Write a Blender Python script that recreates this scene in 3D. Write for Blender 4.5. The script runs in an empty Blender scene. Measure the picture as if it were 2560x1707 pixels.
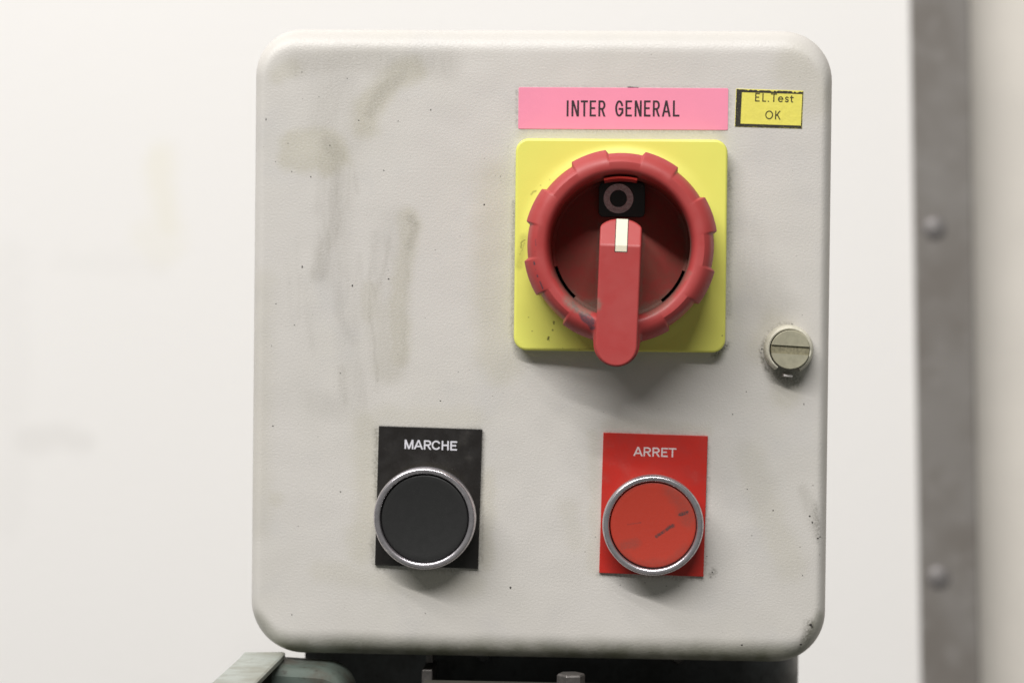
import bpy, math, random
from mathutils import Vector, Matrix

random.seed(7)
S = bpy.context.scene
C = S.collection
R = math.radians
MM = 0.001                      # everything below is measured in millimetres on the enclosure's front face

# ------------------------------------------------------------------ camera, world, lamps, exposure
cam = bpy.data.cameras.new("camera")
cam.sensor_width = 36.0
cam.lens = 36.0 * 5332.0 / 2560.0
cam.clip_start, cam.clip_end = 0.02, 50.0
camo = bpy.data.objects.new("camera", cam)
C.objects.link(camo)
rot = Matrix.Rotation(R(3.0144), 3, 'Z') @ Matrix.Rotation(R(90 - 0.898), 3, 'X') @ Matrix.Rotation(R(0.6094), 3, 'Z')
camo.matrix_world = Matrix.Translation(rot @ Vector((0, 0, 0.620))) @ rot.to_4x4()
cam.dof.use_dof = True
cam.dof.focus_distance = 0.604
cam.dof.aperture_fstop = 8.4
S.camera = camo

W = bpy.data.worlds.new("World")
S.world = W
W.use_nodes = True
W.node_tree.nodes["Background"].inputs[0].default_value = (0.97, 1.0, 0.93, 1)
W.node_tree.nodes["Background"].inputs[1].default_value = 0.14

def tube_lamp(name, loc, power, sx, sy, target=(0.01, 0, 0)):
    l = bpy.data.lights.new(name, 'AREA')
    l.shape = 'RECTANGLE'
    l.size, l.size_y = sx, sy
    l.energy = power
    l.color = (1.0, 0.98, 0.965)
    o = bpy.data.objects.new(name, l)
    C.objects.link(o)
    o.location = loc
    o.rotation_euler = (Vector(target) - Vector(loc)).to_track_quat('-Z', 'Y').to_euler()
    return o
# two rows of ceiling tubes in the hall: one well in front of the machine, one nearly above it
tube_lamp("ceiling_tube_front", (-0.75, -1.95, 2.05), 95, 3.0, 0.10)
tube_lamp("ceiling_tube_middle", (-0.65, -1.35, 2.05), 27, 3.0, 0.10)
tube_lamp("ceiling_tube_above", (-0.55, -0.8, 2.05), 10, 3.0, 0.10)

S.view_settings.view_transform = 'Standard'
S.view_settings.look = 'None'
S.view_settings.exposure = 0.0
S.view_settings.gamma = 1.0

# ------------------------------------------------------------------ mesh helpers
class MB:
    def __init__(s):
        s.v, s.f, s.m = [], [], []
    def add(s, vs, fs, mi=0):
        k = len(s.v)
        s.v += [tuple(p) for p in vs]
        s.f += [tuple(i + k for i in f) for f in fs]
        s.m += [mi] * len(fs)
    def loops(s, loops, cap0=False, cap1=True, mi=0, closed=True, mis=None):
        """skin consecutive loops of equal length"""
        n = len(loops[0]); vs = [p for l in loops for p in l]; fs = []; ms = []
        for a in range(len(loops) - 1):
            for i in range(n if closed else n - 1):
                j = (i + 1) % n
                fs.append((a * n + i, a * n + j, (a + 1) * n + j, (a + 1) * n + i))
                ms.append(mis(a, i) if mis else mi)
        k0 = len(s.f)
        if cap1:
            fs.append(tuple((len(loops) - 1) * n + i for i in range(n))); ms.append(mi)
        if cap0:
            fs.append(tuple(reversed(range(n)))); ms.append(mi)
        s.add(vs, fs)
        s.m[k0:] = ms
    def box(s, x0, x1, y0, y1, z0, z1, mi=0):
        vs = [(x, y, z) for x in (x0, x1) for y in (y0, y1) for z in (z0, z1)]
        s.add(vs, [(0, 1, 3, 2), (4, 6, 7, 5), (0, 4, 5, 1), (2, 3, 7, 6), (0, 2, 6, 4), (1, 5, 7, 3)], mi)
    def build(s, name, mats, parent=None, smooth=35, bevel=None, label=None, kind=None):
        me = bpy.data.meshes.new(name)
        me.from_pydata([(x * MM, y * MM, z * MM) for x, y, z in s.v], [], s.f)
        if not isinstance(mats, (list, tuple)):
            mats = [mats]
        for m in mats:
            me.materials.append(m)
        for p, mi in zip(me.polygons, s.m):
            p.material_index = mi
        import bmesh
        bm = bmesh.new(); bm.from_mesh(me)
        bmesh.ops.recalc_face_normals(bm, faces=bm.faces)
        bm.to_mesh(me); bm.free()
        if smooth:
            me.polygons.foreach_set("use_smooth", [True] * len(me.polygons))
            me.set_sharp_from_angle(angle=R(smooth))
            me.polygons.foreach_set("use_smooth", [len(p.vertices) < 5 for p in me.polygons])
        o = bpy.data.objects.new(name, me)
        C.objects.link(o)
        if bevel:
            b = o.modifiers.new("bevel", 'BEVEL'); b.width = bevel * MM; b.segments = 3
            b.limit_method = 'ANGLE'; b.angle_limit = R(30); b.harden_normals = True
        if parent is not None:
            o.parent = parent
            if parent.parent is None:
                o.matrix_parent_inverse = Matrix.Translation(-parent.location)
        if label: o["label"] = label
        if kind: o["kind"] = kind
        return o

def thing(name, label, cat, loc=(0, 0, 0)):
    o = bpy.data.objects.new(name, None)
    C.objects.link(o)
    o.location = [c * MM for c in loc]
    o["label"] = label; o["category"] = cat
    return o

def rrect(x0, x1, z0, z1, rad, y, n=10, rot=0.0, about=None):
    """rounded rectangle loop, counter-clockwise seen from the front; rad = (bl, br, tr, tl)"""
    if not isinstance(rad, (tuple, list)): rad = (rad,) * 4
    out = []
    for (cx, cz, sx, sz, a0, r) in ((x0, z0, 1, 1, 180, rad[0]), (x1, z0, -1, 1, 270, rad[1]), (x1, z1, -1, -1, 0, rad[2]), (x0, z1, 1, -1, 90, rad[3])):
        r = max(r, 0.01)
        for i in range(n + 1):
            a = R(a0 + 90 * i / n)
            out.append((cx + sx * r + r * math.cos(a), cz + sz * r + r * math.sin(a)))
    if rot:
        ax, az = about; c, s_ = math.cos(R(rot)), math.sin(R(rot))
        out = [(ax + (x - ax) * c - (z - az) * s_, az + (x - ax) * s_ + (z - az) * c) for x, z in out]
    return [(x, y, z) for x, z in out]

def plate(mb, x0, x1, z0, z1, rad, h0, h1, edge=0.15, rot=0.0, n=6, mi=0):
    ab = ((x0 + x1) / 2, (z0 + z1) / 2)
    L = [rrect(x0, x1, z0, z1, rad, -h0, n, rot, ab), rrect(x0, x1, z0, z1, rad, -(h1 - edge), n, rot, ab)]
    for k in (1, 2, 3):
        a = R(30 * k); d = edge * (1 - math.cos(a))
        L.append(rrect(x0 + d, x1 - d, z0 + d, z1 - d, max(rad - d, 0.01), -(h1 - edge + edge * math.sin(a)), n, rot, ab))
    mb.loops(L, mi=mi)

def lathe(mb, cx, cz, prof, n=96, cap=True, mi=0, mis=None):
    """prof: (radius, height above the panel)"""
    L = [[(cx + r * math.cos(2 * math.pi * i / n), -h, cz + r * math.sin(2 * math.pi * i / n)) for i in range(n)] for r, h in prof]
    mb.loops(L, cap1=cap, mi=mi, mis=mis)

# ------------------------------------------------------------------ material helpers
def hexlin(r, g, b):
    f = lambda c: ((c / 255 + 0.055) / 1.055) ** 2.4 if c > 10.3 else c / 255 / 12.92
    return (f(r), f(g), f(b), 1)

def stroke_group():
    g = bpy.data.node_groups.new("smear", 'ShaderNodeTree')
    for nm, t in (("P", 'NodeSocketVector'), ("A", 'NodeSocketVector'), ("B", 'NodeSocketVector'), ("Inner", 'NodeSocketFloat'), ("Outer", 'NodeSocketFloat'), ("Strength", 'NodeSocketFloat'), ("Prev", 'NodeSocketFloat')):
        g.interface.new_socket(nm, in_out='INPUT', socket_type=t)
    g.interface.new_socket("Out", in_out='OUTPUT', socket_type='NodeSocketFloat')
    N, L = g.nodes, g.links
    gi, go = N.new('NodeGroupInput'), N.new('NodeGroupOutput')
    def vm(op, a, b=None):
        n = N.new('ShaderNodeVectorMath'); n.operation = op
        L.new(a, n.inputs[0])
        if b is not None: L.new(b, n.inputs[1])
        return n
    pa = vm('SUBTRACT', gi.outputs["P"], gi.outputs["A"]).outputs[0]
    ba = vm('SUBTRACT', gi.outputs["B"], gi.outputs["A"]).outputs[0]
    d1 = vm('DOT_PRODUCT', pa, ba).outputs["Value"]
    d2 = vm('DOT_PRODUCT', ba, ba).outputs["Value"]
    dv = N.new('ShaderNodeMath'); dv.operation = 'DIVIDE'; dv.use_clamp = True
    L.new(d1, dv.inputs[0]); L.new(d2, dv.inputs[1])
    sc = N.new('ShaderNodeVectorMath'); sc.operation = 'SCALE'
    L.new(ba, sc.inputs[0]); L.new(dv.outputs[0], sc.inputs["Scale"])
    ds = vm('DISTANCE', pa, sc.outputs[0]).outputs["Value"]
    mr = N.new('ShaderNodeMapRange'); mr.interpolation_type = 'SMOOTHSTEP'
    L.new(ds, mr.inputs[0]); L.new(gi.outputs["Inner"], mr.inputs[1]); L.new(gi.outputs["Outer"], mr.inputs[2])
    L.new(gi.outputs["Strength"], mr.inputs[3]); mr.inputs[4].default_value = 0.0
    mx = N.new('ShaderNodeMath'); mx.operation = 'MAXIMUM'
    L.new(mr.outputs[0], mx.inputs[0]); L.new(gi.outputs["Prev"], mx.inputs[1])
    L.new(mx.outputs[0], go.inputs[0])
    return g
SMEAR = stroke_group()

class Mat:
    def __init__(s, name, color, rough=0.5, metal=0.0, spec=0.5, coat=0.0):
        s.m = bpy.data.materials.new(name); s.m.use_nodes = True
        s.N, s.L = s.m.node_tree.nodes, s.m.node_tree.links
        s.b = s.N["Principled BSDF"]
        s.b.inputs["Base Color"].default_value = color
        s.b.inputs["Roughness"].default_value = rough
        s.b.inputs["Metallic"].default_value = metal
        s.b.inputs["Specular IOR Level"].default_value = spec
        s.b.inputs["Coat Weight"].default_value = coat
        tc = s.N.new('ShaderNodeTexCoord')
        mp = s.N.new('ShaderNodeMapping'); mp.inputs["Scale"].default_value = (1000, 1000, 1000)
        s.L.new(tc.outputs["Object"], mp.inputs[0])
        s.P = mp.outputs[0]                      # millimetres
        c = s.N.new('ShaderNodeRGB'); c.outputs[0].default_value = color
        s.col = c.outputs[0]; s.h = None; s.rgh = None
        s.rough = rough
    def noise(s, scale, detail=3, rough=0.55, vec=None, stretch=None, dist=0.0):
        n = s.N.new('ShaderNodeTexNoise'); n.inputs["Scale"].default_value = scale
        n.inputs["Detail"].default_value = detail; n.inputs["Roughness"].default_value = rough; n.inputs["Distortion"].default_value = dist
        v = vec or s.P
        if stretch:
            mp = s.N.new('ShaderNodeMapping'); mp.inputs["Scale"].default_value = stretch
            s.L.new(v, mp.inputs[0]); v = mp.outputs[0]
        s.L.new(v, n.inputs["Vector"])
        return n
    def ramp(s, sock, lo, hi, a=0.0, b=1.0, smooth=True):
        n = s.N.new('ShaderNodeMapRange'); n.interpolation_type = 'SMOOTHSTEP' if smooth else 'LINEAR'
        s.L.new(sock, n.inputs[0])
        for i, v in zip((1, 2, 3, 4), (lo, hi, a, b)): n.inputs[i].default_value = v
        return n.outputs[0]
    def math(s, op, a, b):
        n = s.N.new('ShaderNodeMath'); n.operation = op
        for i, v in enumerate((a, b)):
            if isinstance(v, (int, float)): n.inputs[i].default_value = v
            else: s.L.new(v, n.inputs[i])
        return n.outputs[0]
    def mix(s, fac, color, blend='MIX'):
        n = s.N.new('ShaderNodeMix'); n.data_type = 'RGBA'; n.blend_type = blend
        if isinstance(fac, (int, float)): n.inputs[0].default_value = fac
        else: s.L.new(fac, n.inputs[0])
        s.L.new(s.col, n.inputs[6])
        n.inputs[7].default_value = color
        s.col = n.outputs[2]
    def warped(s, amount, scale):
        """millimetre coordinates pushed about by noise and flattened onto the panel"""
        n = s.noise(scale, 3)
        sub = s.N.new('ShaderNodeVectorMath'); sub.operation = 'SUBTRACT'
        s.L.new(n.outputs["Color"], sub.inputs[0]); sub.inputs[1].default_value = (.5, .5, .5)
        sc = s.N.new('ShaderNodeVectorMath'); sc.operation = 'SCALE'; sc.inputs["Scale"].default_value = amount
        s.L.new(sub.outputs[0], sc.inputs[0])
        ad = s.N.new('ShaderNodeVectorMath'); ad.operation = 'ADD'
        s.L.new(s.P, ad.inputs[0]); s.L.new(sc.outputs[0], ad.inputs[1])
        ml = s.N.new('ShaderNodeVectorMath'); ml.operation = 'MULTIPLY'
        s.L.new(ad.outputs[0], ml.inputs[0]); ml.inputs[1].default_value = (1, 0, 1)
        return ml.outputs[0]
    def smears(s, P, items):
        """items: (points, inner, outer, strength) -> mask"""
        prev = None
        for pts, r0, r1, st in items:
            if len(pts) == 1: pts = [pts[0], (pts[0][0] + 0.05, pts[0][1])]
            for a, b in zip(pts[:-1], pts[1:]):
                g = s.N.new('ShaderNodeGroup'); g.node_tree = SMEAR
                s.L.new(P, g.inputs["P"])
                g.inputs["A"].default_value = (a[0], 0, a[1]); g.inputs["B"].default_value = (b[0], 0, b[1])
                g.inputs["Inner"].default_value = r0; g.inputs["Outer"].default_value = r1; g.inputs["Strength"].default_value = st
                if prev is None: g.inputs["Prev"].default_value = 0.0
                else: s.L.new(prev, g.inputs["Prev"])
                prev = g.outputs[0]
        return prev
    def bump(s, sock, dist, strength=1.0):
        n = s.N.new('ShaderNodeBump'); n.inputs["Distance"].default_value = dist * MM; n.inputs["Strength"].default_value = strength
        s.L.new(sock, n.inputs["Height"])
        if s.h is not None: s.L.new(s.h, n.inputs["Normal"])
        s.h = n.outputs[0]
    def done(s):
        s.L.new(s.col, s.b.inputs["Base Color"])
        if s.h is not None: s.L.new(s.h, s.b.inputs["Normal"])
        if s.rgh is not None: s.L.new(s.rgh, s.b.inputs["Roughness"])
        return s.m

# ---- enclosure paint: hammered light grey enamel with years of grime and a bottom rim tinted for shade; where each smear lies is stored on the
# lid's own mesh (four point attributes), the materials below break it up
GRIME = {
 "yellowing": (2.2, 0.2, [
        ([(-63.0, 54.6), (-55.4, 55.1)], 4.5, 8.0, 0.60), ([(-55.0, 51.6), (-52.2, 53.5)], 2.5, 6.0, 0.68), ([(-65, 50.5), (-57, 50.8)], 1.0, 3.5, 0.40),
        ([(-30, 78.5), (-35.5, 75.7), (-39.2, 72), (-42.8, 67.1), (-43.4, 62.3)], 1.5, 6.0, 0.60),
        ([(-30.8, 35.9), (-29.6, 33.3), (-31.4, 26.1), (-32.2, 18.5), (-33.4, 12.3), (-32.9, 0.56), (-32.9, -5.1)], 1.2, 4.4, 0.50),
        ([(-41.2, 14), (-41.3, 8)], 1.0, 4.0, 0.32), ([(-37, 6.9), (-36.4, -8.3)], 2.0, 6.5, 0.24),
        ([(-73.6, 15.9), (-73.6, -4.3), (-73.7, -24.4), (-74, -55)], 0.5, 6.5, 0.26), ([(-69.4, -47.4)], 0.5, 4.5, 0.36),
        ([(-69.1, 76.6), (-64.7, 79.3)], 0.8, 4.2, 0.40),
        ([(-4.5, 46), (-4.9, 10.6), (-3.5, -5.9)], 2.5, 10.0, 0.50), ([(2, 60), (60, 60)], 0.5, 2.8, 0.40),
        ([(-42, -25.3), (-41.0, -47.9), (-43.6, -62)], 1.0, 7.0, 0.44), ([(-38, -22), (-10, -22.5)], 0.5, 5.0, 0.28),
        ([(-7.0, -40), (-7.2, -64.5)], 0.8, 4.2, 0.40), ([(-55.4, -67.8), (-34.7, -70.4), (-10, -71)], 1.0, 5.5, 0.26),
        ([(69.7, -33), (72.7, -43), (77.2, -54.5), (81.6, -64)], 1.5, 7.0, 0.30),
        ([(81, 79), (86, 71)], 3.0, 10.0, 0.40), ([(24.2, -27.3), (24.8, -54.4), (24.4, -66)], 0.5, 3.2, 0.32), ([(28, -24), (56, -24.5)], 0.5, 3.0, 0.28),
        ([(17, -48), (19, -58)], 1.0, 5.0, 0.24), ([(72.5, -1), (76, 5)], 2.0, 7.0, 0.40), ([(79, -9), (79.5, -15)], 2.0, 6.5, 0.40),
    ]),
 "smears": (1.2, 0.12, [
        ([(-61.7, 80.2), (-46.7, 81.4), (-20.6, 80.8)], 0.8, 7.5, 0.42), ([(-50, 78), (-56, 64)], 1.5, 8.0, 0.28),
        ([(-33, 77.2), (-38.5, 72.9), (-42.6, 66)], 0.5, 3.4, 0.48),
        ([(-54, 57.4), (-51.3, 53.7), (-52.3, 42.9), (-51.9, 35.1), (-52.6, 31), (-55.6, 25.4), (-56.5, 19.2)], 0.6, 4.2, 0.52),
        ([(-48.9, 48), (-48.5, 38)], 0.4, 2.6, 0.25), ([(-50.6, 15.9), (-50.5, 6.7), (-46.8, -0.8)], 0.5, 3.0, 0.3), ([(-49.5, -8.4), (-48.9, -18)], 0.5, 2.4, 0.32),
        ([(-44.5, -9.3), (-43.5, -18.7)], 0.5, 2.5, 0.24), ([(-46.2, 10), (-45.2, -14)], 0.2, 1.6, 0.22),
        ([(-29.8, 35.4), (-28.8, 33.2), (-30.6, 27)], 0.4, 2.2, 0.55), ([(-36.1, 29.6), (-36.6, 23), (-40.2, 13)], 0.2, 1.3, 0.42),
        ([(-30.6, 27), (-31.6, 12), (-31.2, -3), (-33.5, -10)], 0.3, 1.6, 0.30),
        ([(-41.2, 16.7), (-41.5, 10.4), (-40.6, 0.6), (-39.6, -7.4), (-38.9, -11.9)], 0.1, 0.9, 0.42),
        ([(-58, -18), (-50, -21)], 1.0, 6.0, 0.2), ([(85, -42), (88, -52)], 0.5, 3.0, 0.3), ([(66, 32), (76, 10)], 3.0, 9.0, 0.2),
    ]),
 "grease": (1.0, 1.3, [
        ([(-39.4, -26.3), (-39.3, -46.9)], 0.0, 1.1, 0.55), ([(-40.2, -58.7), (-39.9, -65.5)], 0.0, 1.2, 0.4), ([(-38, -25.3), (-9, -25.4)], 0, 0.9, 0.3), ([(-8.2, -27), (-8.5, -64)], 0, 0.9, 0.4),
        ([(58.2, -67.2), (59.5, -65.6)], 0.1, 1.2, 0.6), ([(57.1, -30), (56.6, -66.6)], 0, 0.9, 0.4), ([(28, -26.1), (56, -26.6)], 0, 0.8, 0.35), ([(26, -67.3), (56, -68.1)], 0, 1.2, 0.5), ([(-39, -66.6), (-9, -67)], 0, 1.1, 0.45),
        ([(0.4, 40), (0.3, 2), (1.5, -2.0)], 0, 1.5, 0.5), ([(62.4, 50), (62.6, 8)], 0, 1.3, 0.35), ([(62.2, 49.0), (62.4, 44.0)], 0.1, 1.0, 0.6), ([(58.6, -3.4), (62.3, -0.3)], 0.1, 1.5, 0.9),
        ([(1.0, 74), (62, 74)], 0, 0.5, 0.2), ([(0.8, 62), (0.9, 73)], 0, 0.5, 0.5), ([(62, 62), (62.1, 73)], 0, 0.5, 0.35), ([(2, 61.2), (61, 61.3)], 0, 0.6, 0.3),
        ([(74.0, 3.6), (76.5, 5.6), (80.6, 6.0)], 0, 0.6, 0.4), ([(73.2, 1.5), (72.3, -1.9), (72.5, -4.8), (74, -7.5)], 0.1, 0.9, 0.8), ([(77.2, -9), (81.9, -10)], 0.3, 3.5, 0.55),
        ([(87.3, -80.8), (86.2, -85)], 0.3, 2.6, 0.6), ([(88.2, -46), (89.2, -56)], 0.1, 1.4, 0.4),
    ]),
 "rim_dirt_shade": (1.6, 0.12, [([(-66, -92.6), (4, -92.4), (84, -92.2)], 0.8, 8.5, 0.9), ([(-74, -82), (-66, -91)], 0.2, 3.2, 0.35), ([(85, -88), (90, -79)], 0.3, 3.0, 0.55)]),  # bottom rim: dirt, with its shade and green bounce mixed into the colour
}
def rubbed(rng, x0, x1, z0, z1, n, lo, hi, sway=1.5):
    """a bundle of near-parallel faint streaks left by a rag"""
    out = []
    for _ in range(n):
        x = rng.uniform(x0, x1); a = rng.uniform(z0, z1); b = a - rng.uniform(0.25, 0.8) * abs(z1 - z0); w_ = rng.uniform(-sway, sway)
        out.append(([(x, a), (x + w_ * .4, (a + b) / 2), (x + w_, b)], 0.05, rng.uniform(0.7, 1.8), rng.uniform(lo, hi)))
    return out
_r = random.Random(5)
GRIME["smears"][2].extend(rubbed(_r, -57, -47, 30, 58, 16, .10, .34) + rubbed(_r, -52, -42, -2, 25, 14, .08, .26) + rubbed(_r, -42, -29, 18, 34, 12, .10, .32) + rubbed(_r, -42, -30, -2, 18, 12, .08, .28) + rubbed(_r, -66, -58, 5, 30, 6, .06, .18))
GRIME["smears"][2].extend([([(-52, 56), (-52, 20)], 1.5, 8.0, .24), ([(-34, 33), (-36, -8)], 2.0, 8.0, .20), ([(-48, 14), (-46, -20)], 1.0, 7.0, .16), ([(-58, 79), (-46, 66), (-50, 52)], 1.0, 9.0, .20)])
def grime_attributes(me):
    from mathutils import noise
    n = len(me.vertices)
    for nm, (amt, freq, items) in GRIME.items():
        segs = []
        for pts, r0, r1, st in items:
            if len(pts) == 1: pts = [pts[0], (pts[0][0] + 0.05, pts[0][1])]
            for a, b in zip(pts[:-1], pts[1:]):
                pad = r1 + amt
                segs.append((a[0], a[1], b[0] - a[0], b[1] - a[1], r0, r1, st, min(a[0], b[0]) - pad, max(a[0], b[0]) + pad, min(a[1], b[1]) - pad, max(a[1], b[1]) + pad))
        out = [0.0] * n
        for i, v in enumerate(me.vertices):
            x, z = v.co.x / MM, v.co.z / MM; best = 0.0; w = None
            for ax, az, bx_, bz_, r0, r1, st, xa, xb, za, zb in segs:
                if xa < x < xb and za < z < zb:
                    if w is None:
                        nv = noise.noise_vector(Vector((x * freq, 3.1, z * freq))); nv2 = noise.noise_vector(Vector((x * freq * 2.3, 9.7, z * freq * 2.3)))
                        w = (x + (nv.x + .5 * nv2.x) * amt * .5, z + (nv.z + .5 * nv2.z) * amt * .5)
                    dx, dz = w[0] - ax, w[1] - az
                    t = max(0.0, min(1.0, (dx * bx_ + dz * bz_) / (bx_ * bx_ + bz_ * bz_)))
                    d = math.hypot(dx - t * bx_, dz - t * bz_)
                    if d < r1:
                        q = 1.0 if d <= r0 else 1 - (d - r0) / (r1 - r0)
                        best = max(best, st * q * q * (3 - 2 * q))
            out[i] = best
        me.attributes.new(nm, 'FLOAT', 'POINT').data.foreach_set("value", out)

def enclosure_paint():
    M = Mat("grey_enamel", (0.60, 0.574, 0.54, 1), 0.42, spec=0.5)
    def att(nm):
        n = M.N.new('ShaderNodeAttribute'); n.attribute_name = nm; return n.outputs["Fac"]
    big = M.noise(0.022, 3)
    M.mix(M.ramp(big.outputs[0], 0.35, 0.68, 0, 0.55), (0.585, 0.562, 0.515, 1))
    cool = M.noise(0.05, 4)
    M.mix(M.ramp(cool.outputs[0], 0.5, 0.75, 0, 0.45), (0.53, 0.515, 0.50, 1))
    fine = M.noise(1.6, 4, 0.7)
    brk = M.ramp(fine.outputs[0], 0.3, 0.68, 0.45, 1.0)
    M.mix(M.math('MULTIPLY', att("yellowing"), brk), (0.46, 0.43, 0.325, 1))
    strk = M.noise(0.9, 3, 0.6, stretch=(1.0, 1.0, 0.16))
    M.mix(M.math('MULTIPLY', M.math('MULTIPLY', att("smears"), brk), M.ramp(strk.outputs[0], 0.3, 0.66, 0.68, 1.0)), (0.27, 0.252, 0.212, 1))
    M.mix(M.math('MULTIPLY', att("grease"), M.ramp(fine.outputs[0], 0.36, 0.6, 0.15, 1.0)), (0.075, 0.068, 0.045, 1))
    blot = M.noise(0.10, 4, 0.6)
    M.mix(M.math('MULTIPLY', att("rim_dirt_shade"), M.ramp(blot.outputs[0], 0.3, 0.65, 0.62, 1.0)), (0.135, 0.14, 0.085, 1))
    spk = M.noise(0.62, 2, 0.5)
    M.mix(M.ramp(spk.outputs[0], 0.755, 0.80, 0, 0.55), (0.16, 0.15, 0.13, 1))
    # orange-peel relief
    M.bump(M.noise(1.25, 2, 0.5, stretch=(1, 1, 1.3)).outputs[0], 0.062)
    M.bump(M.noise(2.1, 2, 0.5).outputs[0], 0.045)
    M.bump(M.noise(0.03, 2).outputs[0], 0.9)
    M.rgh = M.ramp(fine.outputs[0], 0.2, 0.8, 0.36, 0.50)
    return M.done()
PAINT = enclosure_paint()

def plain(name, color, rough, metal=0.0, spec=0.5, var=0.12, vscale=0.2, bump=0.0, bscale=2.0, coat=0.0):
    M = Mat(name, color, rough, metal, spec, coat)
    n = M.noise(vscale, 4, 0.6)
    M.mix(M.ramp(n.outputs[0], 0.3, 0.7, 0, 1), tuple(c * (1 - var) for c in color[:3]) + (1,))
    if bump: M.bump(M.noise(bscale, 3).outputs[0], bump)
    M.rgh = M.ramp(n.outputs[0], 0.3, 0.7, rough * 0.9, min(1, rough * 1.12))
    return M.done()

def yellow_plastic():
    M = Mat("yellow_plastic", (0.76, 0.75, 0.15, 1), 0.38)
    n = M.noise(0.08, 3); M.mix(M.ramp(n.outputs[0], 0.35, 0.7, 0, 0.5), (0.76, 0.77, 0.15, 1))
    Pf = M.warped(0.5, 2.5); fine = M.noise(3.0, 3, 0.7)
    g = M.smears(Pf, [([(4.9, 7.1)], .05, .3, .6), ([(12.3, 5.9), (12.3, 5.3)], .12, .4, .9), ([(11.9, 3.5)], .12, .38, .95), ([(6, 3.1)], .1, .3, .7), ([(10.8, 1.4), (10.6, .8)], .16, .42, 1), ([(10.7, 1), (11, .4)], 0, .3, .5), ([(19.6, -2)], .1, .4, .6), ([(14.9, -1.7)], .05, .35, .5), ([(60.7, 2.4)], .1, .35, .6), ([(2, -1.9), (26, -1.9)], 0, .5, .28),
        ([(5.4, 42.5), (6.0, 43.3), (6.6, 43.4)], 0, .5, .55), ([(8, 45.1)], 0, .4, .4), ([(10.6, 46.7)], 0, .4, .4),
        ([(2.6, 27), (2.7, 28.7), (3.6, 29.3)], .05, .5, .75), ([(3.5, 28.5), (2.9, 26.3), (2.2, 25.1)], .0, .6, .5), ([(2, 22), (3.2, 30)], .2, 2.0, .32)])
    M.mix(M.math('MULTIPLY', g, M.ramp(fine.outputs[0], 0.3, 0.6, 0.5, 1)), (0.09, 0.085, 0.02, 1))
    M.bump(M.noise(0.05, 2).outputs[0], 0.25)
    return M.done()

def red_plastic():
    M = Mat("red_plastic", (0.42, 0.052, 0.050, 1), 0.48)
    n = M.noise(0.14, 4, 0.6); M.mix(M.ramp(n.outputs[0], 0.3, 0.75, 0, 0.7), (0.42, 0.060, 0.056, 1))
    Pf = M.warped(0.5, 2.0); Pw = M.warped(1.6, 0.7); fine = M.noise(2.6, 4, 0.75)
    k = M.smears(Pf, [([(7.2, 22.5), (7.4, 21.9)], .1, .36, .95), ([(7.7, 20.4)], .05, .25, .5), ([(8.2, 18.9), (8.3, 18.5)], .08, .3, .9), ([(9.0, 17.1), (9.8, 15.2)], .06, .32, .9), ([(7.6, 28.8), (7.7, 27.1)], 0, .28, .5), ([(7.4, 25.5)], 0, .3, .3),
        ([(20.6, 8.4), (21.3, 6.9), (22.9, 5.7), (23.7, 4.5)], .35, 1.1, .9), ([(22, 7.5), (23.4, 6)], .8, 1.4, .85), ([(18.2, 11.2), (19.4, 9.4)], .2, .9, .8)])
    M.mix(M.math('MULTIPLY', k, M.ramp(fine.outputs[0], 0.32, 0.52, 0.2, 1)), (0.055, 0.045, 0.06, 1))
    d = M.smears(Pw, [([(17.2, 12.2), (19.5, 10.2), (21.8, 9.6), (24.6, 11.0)], .7, 2.4, .85), ([(37.8, 9.6), (40.2, 9.2), (43.2, 11.2), (45, 13)], .5, 1.9, .6), ([(46, 14), (50.5, 20)], .2, 1.0, .4), ([(12.2, 20), (16.6, 13)], .1, .8, .35), ([(26, 46.6), (36, 46.6)], .2, 1.2, .35)])
    M.mix(M.math('MULTIPLY', d, M.ramp(fine.outputs[0], 0.3, 0.62, 0.35, 1)), (0.21, 0.165, 0.13, 1))
    M.mix(M.ramp(fine.outputs[0], 0.74, 0.80, 0, 0.5), (0.16, 0.03, 0.03, 1))
    M.bump(M.noise(2.5, 2).outputs[0], 0.012)
    M.bump(M.noise(0.12, 2).outputs[0], 0.12)
    M.rgh = M.ramp(n.outputs[0], 0.3, 0.7, 0.38, 0.54)
    return M.done()

def red_cap():
    M = Mat("red_button_plastic", (0.43, 0.036, 0.018, 1), 0.5)
    Pf = M.warped(0.6, 1.6); Pw = M.warped(2.5, 0.5); fine = M.noise(2.4, 4, 0.7)
    s = M.smears(Pw, [([(33, -58.2), (36.5, -57.2)], .3, 2.4, .5), ([(46.6, -41.7), (50, -45.5), (51.5, -50)], .8, 4.0, .5), ([(30, -58), (36, -63), (46, -62.8), (51, -58)], .1, 2.2, .35)])
    M.mix(M.math('MULTIPLY', s, M.ramp(fine.outputs[0], .3, .65, .5, 1)), (0.20, 0.055, 0.04, 1))
    k = M.smears(Pf, [([(42.4, -55.2), (44.8, -53.6), (47.0, -52.0)], .22, .62, .9), ([(46, -52.6), (47.1, -52.1)], .3, .8, .8), ([(49.1, -48.9), (51, -48.2)], .2, .75, .95), ([(34.2, -51.9), (38, -51.3)], 0, .25, .45)])
    M.mix(M.math('MULTIPLY', k, M.ramp(fine.outputs[0], .34, .54, .25, 1)), (0.05, 0.035, 0.035, 1))
    M.bump(M.noise(1.5, 3).outputs[0], 0.02)
    M.rgh = M.ramp(fine.outputs[0], .3, .7, .42, .6)
    return M.done()

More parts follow.
